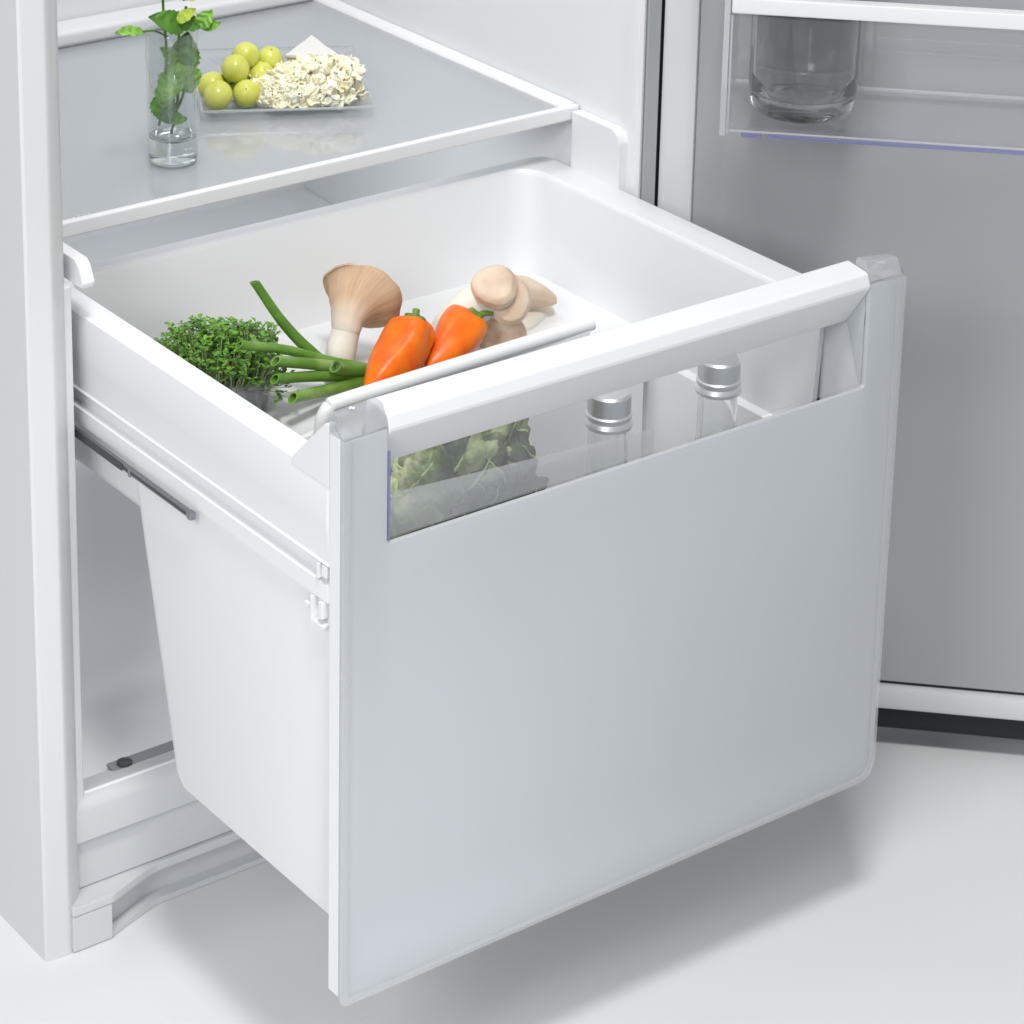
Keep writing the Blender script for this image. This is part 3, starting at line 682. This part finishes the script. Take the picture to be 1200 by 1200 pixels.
onion_leaf([(0.1033, 0.232, 0.2959), (0.1433, 0.244, 0.2832), (0.2010, 0.252, 0.2661)], 0.00331, 0.00400)
onion_leaf([(0.1127, 0.225, 0.2828), (0.1529, 0.238, 0.2738), (0.2010, 0.250, 0.2650)], 0.00365, 0.00400)
onion_leaf([(0.1562, 0.240, 0.2880), (0.1680, 0.245, 0.2810), (0.2030, 0.253, 0.2690)], 0.00400, 0.00400)
link('white_base', *tube([(0.198, 0.252, 0.2655), (0.222, 0.252, 0.2625), (0.262, 0.250, 0.2610)], [0.0085, 0.0082, 0.0080], 18, 20), M['onion_root'], so)

# ------------------------------------------------------------------ cress punnet
cr = thing('cress_punnet', (0.09, 0.285, TZ + .003), 'clear plastic punnet of green garden cress in the left of the drawer', 'cress punnet')
C0 = Vector((0.0950, 0.287, 0)); ang = R(-24)
def cx(p):
    x, y, z = p; return Vector((C0.x + x * math.cos(ang) - y * math.sin(ang), C0.y + x * math.sin(ang) + y * math.cos(ang), z))
def cring(hx, hy, z, r=.006): return [cx(p) for p in rrect(-hx, hx, -hy, hy, z, r, 4)]
z0 = TZ + .0032
pun = [cring(.026, .025, z0), cring(.0275, .0265, z0 + .002), cring(.0315, .030, z0 + .030), cring(.0345, .033, z0 + .0305), cring(.0345, .033, z0 + .0318), cring(.0310, .0294, z0 + .0315), cring(.0268, .0258, z0 + .003), cring(.025, .024, z0 + .0012)]
link('punnet', *loft(pun), M['punnet'], cr, angle=30)
rt = [cring(.0252, .0242, z0 + .0016), cring(.0263, .0253, z0 + .004), cring(.0295, .0280, z0 + .027), cring(.0260, .0250, z0 + .0285)]
link('root_mat', *loft(rt), M['cress_root'], cr)
V, F, V2, F2 = [], [], [], []
rnd = random.Random(21)
for k in range(900):
    x, y = rnd.uniform(-.029, .029), rnd.uniform(-.028, .028)
    e = math.hypot(x / .029, y / .028)
    lean = 0.010 * e
    hgt = 0.055 + rnd.uniform(-.011, .009) - .013 * e ** 2 + 0.003 * math.sin(x * 160) * math.cos(y * 190)
    q = Vector((x + x / .029 * lean + rnd.gauss(0, .002), y + y / .028 * lean + rnd.gauss(0, .002), z0 + hgt))
    p = Vector((x, y, z0 + .026))
    if e > 0.55 or rnd.random() < .35:
        w = 0.0004
        b = len(V2); d = Vector((w, 0, 0)); dd = Vector((0, w, 0))
        mid = (p + q) / 2 + Vector((rnd.gauss(0, .001), rnd.gauss(0, .001), 0))
        for c in (p, mid, q):
            V2 += [cx(c + d), cx(c - d * .5 + dd), cx(c - d * .5 - dd)]
        for s in range(2):
            for i in range(3):
                j = (i + 1) % 3; F2.append([b + s * 3 + i, b + s * 3 + j, b + s * 3 + 3 + j, b + s * 3 + 3 + i])
    a0 = rnd.uniform(0, 6.28)
    for lf in range(rnd.choice((2, 2, 3))):
        a = a0 + lf * (2.4 + rnd.gauss(0, .3)); ln = rnd.uniform(.0024, .0056); wd = ln * rnd.uniform(.30, .42)
        tilt = rnd.uniform(-.1, .7)
        dr_ = Vector((math.cos(a) * math.cos(tilt), math.sin(a) * math.cos(tilt), math.sin(tilt))); sd = Vector((-math.sin(a), math.cos(a), rnd.gauss(0, .25))).normalized()
        up_ = dr_.cross(sd)
        b = len(V)
        for u_, s_, h_ in ((0, 0, 0), (.35, .7, .0004), (.72, 1, .0006), (1.0, .3, 0), (1.0, -.3, 0), (.72, -1, .0006), (.35, -.7, .0004), (.6, 0, -.0003)):
            V.append(cx(q + dr_ * ln * u_ + sd * wd * s_ + up_ * h_))
        F += [[b, b + 1, b + 7], [b + 1, b + 2, b + 7], [b + 2, b + 3, b + 7], [b + 3, b + 4, b + 7], [b + 4, b + 5, b + 7], [b + 5, b + 6, b + 7], [b + 6, b, b + 7]]
tag(link('cress_leaves', V, F, M['cress'], cr), kind='stuff')
tag(link('cress_stems', V2, F2, M['cress_stem'], cr), kind='stuff')

# ------------------------------------------------------------------ savoy cabbage behind the window
cb_c = Vector((0.1330, 0.088, 0.2660))
cab = thing('savoy_cabbage', (cb_c.x, cb_c.y, 0.2), 'crinkled savoy cabbage behind the clear drawer window', 'cabbage')
def cab_leaf(dirv, up, rad, width, height, seed, m, curl=0.25, stalk=True):
    d = Vector(dirv).normalized(); u = (Vector(up) - d * Vector(up).dot(d)).normalized(); s = d.cross(u)
    V, F = [], []; nu, nv = 60, 60
    def pt(a, b, off=0.0):
        w = width * math.sqrt(max(0.0, 1 - (abs(b - .12) / 1.15) ** 2.2))
        th = a * w; ph_ = b * height
        rr = rad * (1 + curl * max(0, b) ** 2 * .6 + 0.10 * abs(a) ** 2)
        q = (d * math.cos(th) + s * math.sin(th)) * math.cos(ph_) + u * math.sin(ph_)
        p = q * rr
        nz = noise.noise(p * 60 + Vector((seed * 7.1, 0, 0))) * .0060 + noise.noise(p * 140 + Vector((0, seed * 3.3, 0))) * .0042 + abs(noise.noise(p * 260 + Vector((seed, 0, 0)))) * .0036
        edge = abs(a) ** 4 + max(0, b) ** 6
        nz += edge * .006 * math.sin(b * 14 + a * 11 + seed)
        nz -= .0022 * math.exp(-(a / .06) ** 2)
        return cb_c + q * (rr + nz + off)
    for i in range(nu + 1):
        for j in range(nv + 1):
            V.append(pt(-1 + 2 * i / nu, -1 + 2 * j / nv))
    for i in range(nu):
        for j in range(nv):
            F.append([i * (nv + 1) + j, (i + 1) * (nv + 1) + j, (i + 1) * (nv + 1) + j + 1, i * (nv + 1) + j + 1])
    lf = link('leaf', V, F, m, cab, angle=80)
    md = lf.modifiers.new('thickness', 'SOLIDIFY'); md.thickness = 0.0012
    if stalk:
        rib = [pt(0, -1 + 1.75 * k / 24, .0008) for k in range(25)]
        veins = [tube(rib, [0.0042, 0.0036, 0.0028, 0.002, 0.0012], 8, smoothp=False)]
        for sg in (-1, 1):
            for b0 in (-.55, -.2, .12, .42):
                veins.append(tube([pt(sg * t / 14 * .75, b0 + t / 14 * .38, .0010) for t in range(15)], [0.0013, 0.001, 0.0004], 6, smoothp=False))
        link('vein', *join(*veins), M['vein'], lf)
    return lf
cab_leaf((0.1, -0.8, 0.40), (0, .6, .8), 0.042, 1.5, .9, 1, M['cabbage_light'], .05)
cab_leaf((0.9, -0.35, 0.5), (0, 0, 1), 0.044, 1.4, 1.15, 2, M['cabbage_light'], .05)
cab_leaf((-0.9, -0.2, 0.4), (0, 0, 1), 0.044, 1.4, 1.15, 3, M['cabbage'], .1)
cab_leaf((-0.50, -0.9, 0.15), (-.3, -.1, .9), 0.051, 1.0, 0.95, 4, M['cabbage'], .22)
cab_leaf((0.40, -0.9, 0.05), (.55, 0, .9), 0.052, .95, 0.95, 5, M['cabbage_light'], .25)
cab_leaf((0.95, -0.4, 0.0), (.35, .2, .9), 0.056, .9, 0.9, 6, M['cabbage'], .30)
cab_leaf((-0.95, -0.45, -0.1), (-.2, 0, 1), 0.054, .85, 1.0, 7, M['cabbage_light'], .22)
cab_leaf((0.1, 0.9, 0.2), (0, 0, 1), 0.052, 1.2, 1.0, 8, M['cabbage'], .1)
cab_leaf((0.05, -0.95, -0.45), (0, 0, 1), 0.055, .9, 0.8, 9, M['cabbage'], .2)

# ------------------------------------------------------------------ small bottles behind the window
def small_bottle(loc, label):
    t = thing('small_bottle', loc, label, 'bottle', 'small bottles with silver caps')
    g = [(0.0, 0.003), (0.016, 0.002), (0.0195, 0.0), (0.0215, 0.003), (0.022, 0.010), (0.022, 0.14), (0.0205, 0.155), (0.0145, 0.183), (0.0135, 0.196), (0.0128, 0.222), (0.0125, 0.243),
         (0.0105, 0.243), (0.0105, 0.222), (0.0112, 0.196), (0.0125, 0.182), (0.0185, 0.154), (0.0200, 0.14), (0.0200, 0.010), (0.018, 0.006), (0.0, 0.006)]
    link('glass', *lathe(g, loc, 40), M['glass'], t, angle=60)
    w = [(0.0, 0.0062), (0.0178, 0.0062), (0.0197, 0.0102), (0.0197, 0.14), (0.0182, 0.1538), (0.0122, 0.1818), (0.0109, 0.196), (0.0107, 0.200), (0.0, 0.2004)]
    link('water', *lathe(w, loc, 40), M['thin_water'], t, angle=60)
    V, F = lathe([(0.0126, 0.226), (0.0150, 0.2262), (0.0155, 0.2285), (0.0147, 0.2305), (0.0140, 0.2315), (0.0148, 0.2330), (0.0148, 0.2350), (0.0138, 0.2360), (0.0140, 0.2372), (0.0140, 0.2455), (0.0135, 0.2480), (0.0122, 0.2495), (0.0, 0.2500)], loc, 72)
    V = [Vector(v) for v in V]
    c = Vector(loc)
    for i, v in enumerate(V):
        if 0.2365 < v.z - c.z < 0.2465:
            k = i % 72
            if k % 2: v.x = c.x + (v.x - c.x) * 0.965; v.y = c.y + (v.y - c.y) * 0.965
    link('cap', V, F, M['silver'], t, angle=30)
    return t
b1 = small_bottle((0.2490, 0.066, 0.0625), 'small clear bottle with silver screw cap, nearer the cabbage behind the window')
b2 = copy_tree(b1); b2.location = (0.3415, 0.066, 0.0625)
b2['label'] = 'small clear bottle with silver screw cap, at the right end of the window'
b2.rotation_euler.z = 0.6

# ------------------------------------------------------------------ drinking glass with mint
gl = (0.1400, 0.4200, SZ + .0003)
dg = thing('drinking_glass', gl, 'tall narrow water glass holding mint on the glass shelf', 'glass')
RG = 0.0178
gp = [(0.0, 0.0006), (0.0140, 0.0004), (0.0160, 0.0), (0.0172, 0.0018), (RG - .0002, 0.006), (RG, 0.06), (RG + .0003, 0.0955), (RG - .0001, 0.0965), (RG - .0011, 0.0962), (RG - .0014, 0.094), (RG - .0018, 0.06), (RG - .0022, 0.0225), (RG - .004, 0.0200), (0.008, 0.0188), (0.0, 0.0185)]
link('tumbler', *lathe(gp, gl, 64), M['thin_glass'], dg, angle=60)
link('thick_base', *lathe([(0.0, 0.0012), (0.0150, 0.0012), (0.0168, 0.0030), (RG - .0014, 0.0200), (RG - .0042, 0.0182), (0.008, 0.0172), (0.0, 0.0170)], gl, 48), M['glass'], dg, angle=60)
wp = [(0.0, 0.0187), (0.008, 0.0190), (RG - .0042, 0.0202), (RG - .0024, 0.0227), (RG - .0020, 0.06), (RG - .00185, 0.0705), (RG - .0022, 0.0700), (0.0, 0.0698)]
link('water', *lathe(wp, gl, 64), M['thin_water'], dg, angle=60)
mi = thing('mint_sprig', (gl[0], gl[1], gl[2] + .022), 'fresh green mint sprig standing in the water glass', 'mint')
for pts, r in (([(0.1386, 0.420, 0.4030), (0.1430, 0.419, 0.4220), (0.1440, 0.418, 0.450), (0.1440, 0.416, 0.480), (0.1480, 0.413, 0.4960)], .0010),
               ([(0.1290, 0.420, 0.4110), (0.1310, 0.418, 0.430), (0.134, 0.417, 0.462), (0.130, 0.413, 0.490), (0.128, 0.411, 0.512)], .0010),
               ([(0.1430, 0.421, 0.4170), (0.1490, 0.422, 0.4270), (0.1530, 0.422, 0.440)], .0009),
               ([(0.1450, 0.415, 0.484), (0.1490, 0.411, 0.4880), (0.1545, 0.408, 0.4830)], .0007),
               ([(0.1340, 0.415, 0.476), (0.1200, 0.408, 0.4845), (0.1090, 0.405, 0.4870)], .0007)):
    link('stem', *tube(pts, r, 8, 24), M['stem'], mi)
def mint_leaf(base, tip, width, normal, m, bend=.12, fold=.25, seed=0):
    a, b = Vector(base), Vector(tip); d = (b - a); ln = d.length; d.normalize()
    n = Vector(normal); n = (n - d * n.dot(d)).normalized(); s = d.cross(n)
    V, F = [], []; nu, nv = 16, 10
    for i in range(nu + 1):
        t = i / nu
        w = width * math.sin(math.pi * min(1, t ** .72 * .985 + .008)) ** .8
        w *= 1 + .07 * math.sin(t * 46)
        for j in range(nv + 1):
            q = -1 + 2 * j / nv
            h = ln * bend * math.sin(t * math.pi) + w * fold * abs(q) - .0004 * math.cos(t * 30) * (1 - abs(q)) + .0007 * math.sin(t * 22 + abs(q) * 5 + seed)
            V.append(a + d * ln * t + s * w * q + n * h)
    for i in range(nu):
        for j in range(nv):
            F.append([i * (nv + 1) + j, (i + 1) * (nv + 1) + j, (i + 1) * (nv + 1) + j + 1, i * (nv + 1) + j + 1])
    return link('leaf', V, F, m, mi, angle=80)
VW = Vector((-.45, -.75, .5))
# above the rim
mint_leaf((0.1090, 0.405, 0.4870), (0.0850, 0.4015, 0.4905), .0052, (-.2, -.5, .9), M['mint'], .02, .2, 1)
mint_leaf((0.1440, 0.409, 0.4830), (0.1150, 0.408, 0.4955), .0085, VW, M['mint_dark'], .10, .15, 2)
mint_leaf((0.1390, 0.409, 0.4845), (0.1610, 0.411, 0.4830), .0060, VW, M['mint_dark'], .10, .15, 3)
mint_leaf((0.1360, 0.405, 0.4885), (0.1520, 0.407, 0.4955), .0045, (-.3, -.6, .7), M['mint_young'], .08, .2, 4)
mint_leaf((0.1545, 0.408, 0.4810), (0.1640, 0.405, 0.4930), .0060, VW, M['mint'], .08, .25, 5)
mint_leaf((0.1570, 0.407, 0.4800), (0.1700, 0.404, 0.4830), .0040, VW, M['mint'], .08, .25, 6)
mint_leaf((0.1440, 0.412, 0.5020), (0.1640, 0.412, 0.5030), .0060, (-.2, -.4, .9), M['mint_young'], .06, .2, 7)
mint_leaf((0.1460, 0.412, 0.5030), (0.1280, 0.412, 0.5090), .0070, (-.2, -.4, .9), M['mint_dark'], .06, .2, 8)
# inside the glass
mint_leaf((0.1460, 0.416, 0.4480), (0.1500, 0.415, 0.4770), 0.0111, VW, M['mint_dark'], .05, .15, 9)
mint_leaf((0.1430, 0.417, 0.4560), (0.1290, 0.417, 0.4690), 0.0052, VW, M['mint'], .05, .2, 10)
mint_leaf((0.1440, 0.417, 0.4520), (0.1270, 0.413, 0.4300), 0.0097, VW, M['mint'], .06, .15, 11)
mint_leaf((0.1440, 0.414, 0.4530), (0.1510, 0.412, 0.4330), 0.0111, VW, M['mint'], .06, .15, 12)
mint_leaf((0.1270, 0.416, 0.4360), (0.1320, 0.412, 0.4140), 0.0091, VW, M['mint_dark'], .06, .15, 13)
mint_leaf((0.1310, 0.416, 0.4170), (0.1490, 0.415, 0.4130), 0.0046, VW, M['mint'], .05, .2, 14)

mint_leaf((0.1430, 0.416, 0.4560), (0.1350, 0.413, 0.4380), .0080, VW, M['mint'], .06, .15, 15)
mint_leaf((0.1330, 0.416, 0.4420), (0.1280, 0.412, 0.4260), .0075, VW, M['mint'], .06, .15, 16)

# ------------------------------------------------------------------ glass plate, grapes, cheese
PA = R(-28.6); PC = Vector((0.2895, 0.5130, SZ + .0003))
def px(p): return Vector((PC.x + p[0] * math.cos(PA) - p[1] * math.sin(PA), PC.y + p[0] * math.sin(PA) + p[1] * math.cos(PA), PC.z + p[2]))
pl = thing('glass_plate', PC, 'square clear glass plate holding grapes and cheese on the glass shelf', 'plate')
def pr_(hx, hy, z, r=.004): return [px(p) for p in rrect(-hx, hx, -hy, hy, z, r, 4)]
pr2 = [pr_(.040, .054, 0), pr_(.043, .057, .0006), pr_(.062, .074, .0070, .003), pr_(.0635, .0755, .0078, .003), pr_(.0630, .0750, .0092, .003), pr_(.0600, .0720, .0084, .003), pr_(.042, .056, .0028), pr_(.039, .053, .0024)]
link('dish', *loft(pr2), M['plate'], pl, angle=30)

def pbar(x0, x1, y0, y1):
    V_, F_ = box(x0, x1, y0, y1, .0078, .0096, .0006)
    return [px(v) for v in V_], F_
link('rim', *join(pbar(-.0632, .0632, -.0754, -.0738), pbar(-.0632, .0632, .0738, .0754), pbar(-.0634, -.0618, -.0736, .0736), pbar(.0618, .0634, -.0736, .0736)), M['plate_rim'], pl)  # added milky bars that paint the bright highlight along the edges
gs = [(0.2245, 0.506, 0.3985), (0.2175, 0.486, 0.3980), (0.2400, 0.4825, 0.3960), (0.2385, 0.4955, 0.4120), (0.2535, 0.505, 0.4170), (0.2625, 0.498, 0.4020), (0.2750, 0.506, 0.4090), (0.2430, 0.505, 0.4000), (0.2560, 0.515, 0.3990)]
gbn = thing('grape_bunch', (0.242, 0.498, SZ + .004), 'small bunch of green grapes on the glass plate', 'grapes')
def grape_mesh():
    return lathe([(0.0102 * math.sin(math.pi * k / 20), -0.0103 * math.cos(math.pi * k / 20)) for k in range(21)], (0, 0, 0), 32)
g0 = None
for i, p in enumerate(gs):
    if g0 is None:
        V, F = grape_mesh()
        g0 = link('grape', [Vector(v) + gbn.location for v in V], F, M['grape'], gbn, angle=80); g = g0
        link('tip', *lathe([(0, 0.0100), (.0006, 0.0103), (.0005, .0107), (0, .0108)], gbn.location, 8), M['stem'], g0)
    else: g = copy_tree(g0, gbn)
    g.location = Vector(p) - gbn.location
    sc = random.uniform(.93, 1.04); g.scale = (sc, sc, sc * random.uniform(1.0, 1.1)); g.rotation_euler = (random.uniform(-.9, .9), random.uniform(-.9, .9), random.uniform(0, 6))
link('stalk', *join(tube([(0.262, 0.512, 0.404), (0.250, 0.502, 0.405), (0.238, 0.496, 0.402), (0.228, 0.494, 0.400)], .0011, 8, 16), tube([(0.250, 0.502, 0.405), (0.252, 0.492, 0.396)], .0008, 6, 6)), M['stem'], gbn)

cw = thing('cheese_wedge', (0.32, 0.525, SZ + .004), 'wedge of soft white rinded cheese standing behind the shaved cheese', 'cheese')
wz = SZ + .0045
tri = [(0.2985, 0.520), (0.3330, 0.5020), (0.3420, 0.5500)]
def wedge(z0, z1, ins):
    c = Vector((sum(p[0] for p in tri) / 3, sum(p[1] for p in tri) / 3))
    pts = [tuple(c + (Vector(p) - c) * ins) for p in tri]
    out = []
    for i in range(3):
        a, b = Vector(pts[i]), Vector(pts[(i + 1) % 3])
        for k in range(6): out.append(tuple(a + (b - a) * k / 6))
    V, F = prism(out, 'z', z0, z1, 0.0006, 2)
    return [Vector(v) + Vector((noise.noise(Vector(v) * 140), noise.noise(Vector(v) * 140 + Vector((5, 0, 0))), noise.noise(Vector(v) * 110 + Vector((0, 9, 0))))) * .0009 for v in V], F
link('paste', *wedge(wz + .002, wz + .0158, .985), M['paste'], cw)
link('rind', *wedge(wz + .0160, wz + .0188, 1.03), M['rind'], cw)
link('rind', *wedge(wz, wz + .0018, 1.02), M['rind'], cw)

rnd = random.Random(5)
V, F = [], []
du = Vector((math.cos(PA), math.sin(PA), 0)); dv = Vector((-math.sin(PA), math.cos(PA), 0))
mc = Vector((0.2810, 0.4735, SZ + .004))
for k in range(600):
    a, b = rnd.uniform(-1, 1), rnd.uniform(-1, 1)
    if a * a + b * b > 1: continue
    hh = 0.030 * (1 - .60 * (a - .35) ** 2) * (1 - .70 * b * b)
    lev = rnd.uniform(.75, 1.0)
    if k % 2:
        f_ = rnd.uniform(.88, 1.04) / max(math.hypot(a, b), .05); a, b = a * f_, b * f_; hh, lev = .020, rnd.uniform(.05, .75); a *= 1 - .3 * lev; b *= 1 - .3 * lev
    p = mc + du * a * .046 + dv * b * .025 + Vector((0, 0, .002 + hh * lev))
    ln, wd = rnd.uniform(.007, .014), rnd.uniform(.005, .0095)
    az = rnd.uniform(0, 6.28); tl = rnd.uniform(-.4, .9)
    d1 = Vector((math.cos(az) * math.cos(tl), math.sin(az) * math.cos(tl), math.sin(tl))); d2 = d1.orthogonal().normalized()
    d2 = Matrix.Rotation(rnd.uniform(0, 6.28), 3, d1) @ d2; d3 = d1.cross(d2)
    ph1, kk = rnd.uniform(0, 6), rnd.uniform(4, 8); base = len(V); nu, nv = 12, 4
    for i in range(nu + 1):
        t = i / nu - .5
        for j in range(nv + 1):
            s_ = j / nv - .5
            ww = wd * (1 - 1.6 * t * t) * (1 + .16 * math.sin(i * 1.9 + ph1))
            V.append(p + d1 * ln * t + d2 * ww * s_ + d3 * (.0011 * math.sin(kk * t * 1.8 + ph1) * (.6 + abs(s_)) + .004 * s_ * s_ - .010 * t * t * ln / .01))
    for i in range(nu):
        for j in range(nv):
            F.append([base + i * (nv + 1) + j, base + (i + 1) * (nv + 1) + j, base + (i + 1) * (nv + 1) + j + 1, base + i * (nv + 1) + j + 1])
# crumbly body under the curls
cV, cF = loft([[mc + du * (.044 * r_ * math.cos(2 * math.pi * k / 40)) + dv * (.023 * r_ * math.sin(2 * math.pi * k / 40)) + Vector((0, 0, z_)) for k in range(40)] for r_, z_ in ((.82, 0), (.96, .003), (.93, .009), (.78, .0155), (.52, .0205), (.15, .023))])
base = len(V)
V += [v + Vector((noise.noise(v * 190), noise.noise(v * 190 + Vector((4, 0, 0))), noise.noise(v * 150))) * .003 for v in cV]; F += [[i + base for i in f] for f in cF]
sc_ = link('shaved_cheese', V, F, M['shaving'], None, angle=80, loc=(mc.x, mc.y, mc.z))
md = sc_.modifiers.new('thickness', 'SOLIDIFY'); md.thickness = 0.0006
tag(sc_, 'heap of curly pale cheese shavings at the front of the glass plate', 'cheese')
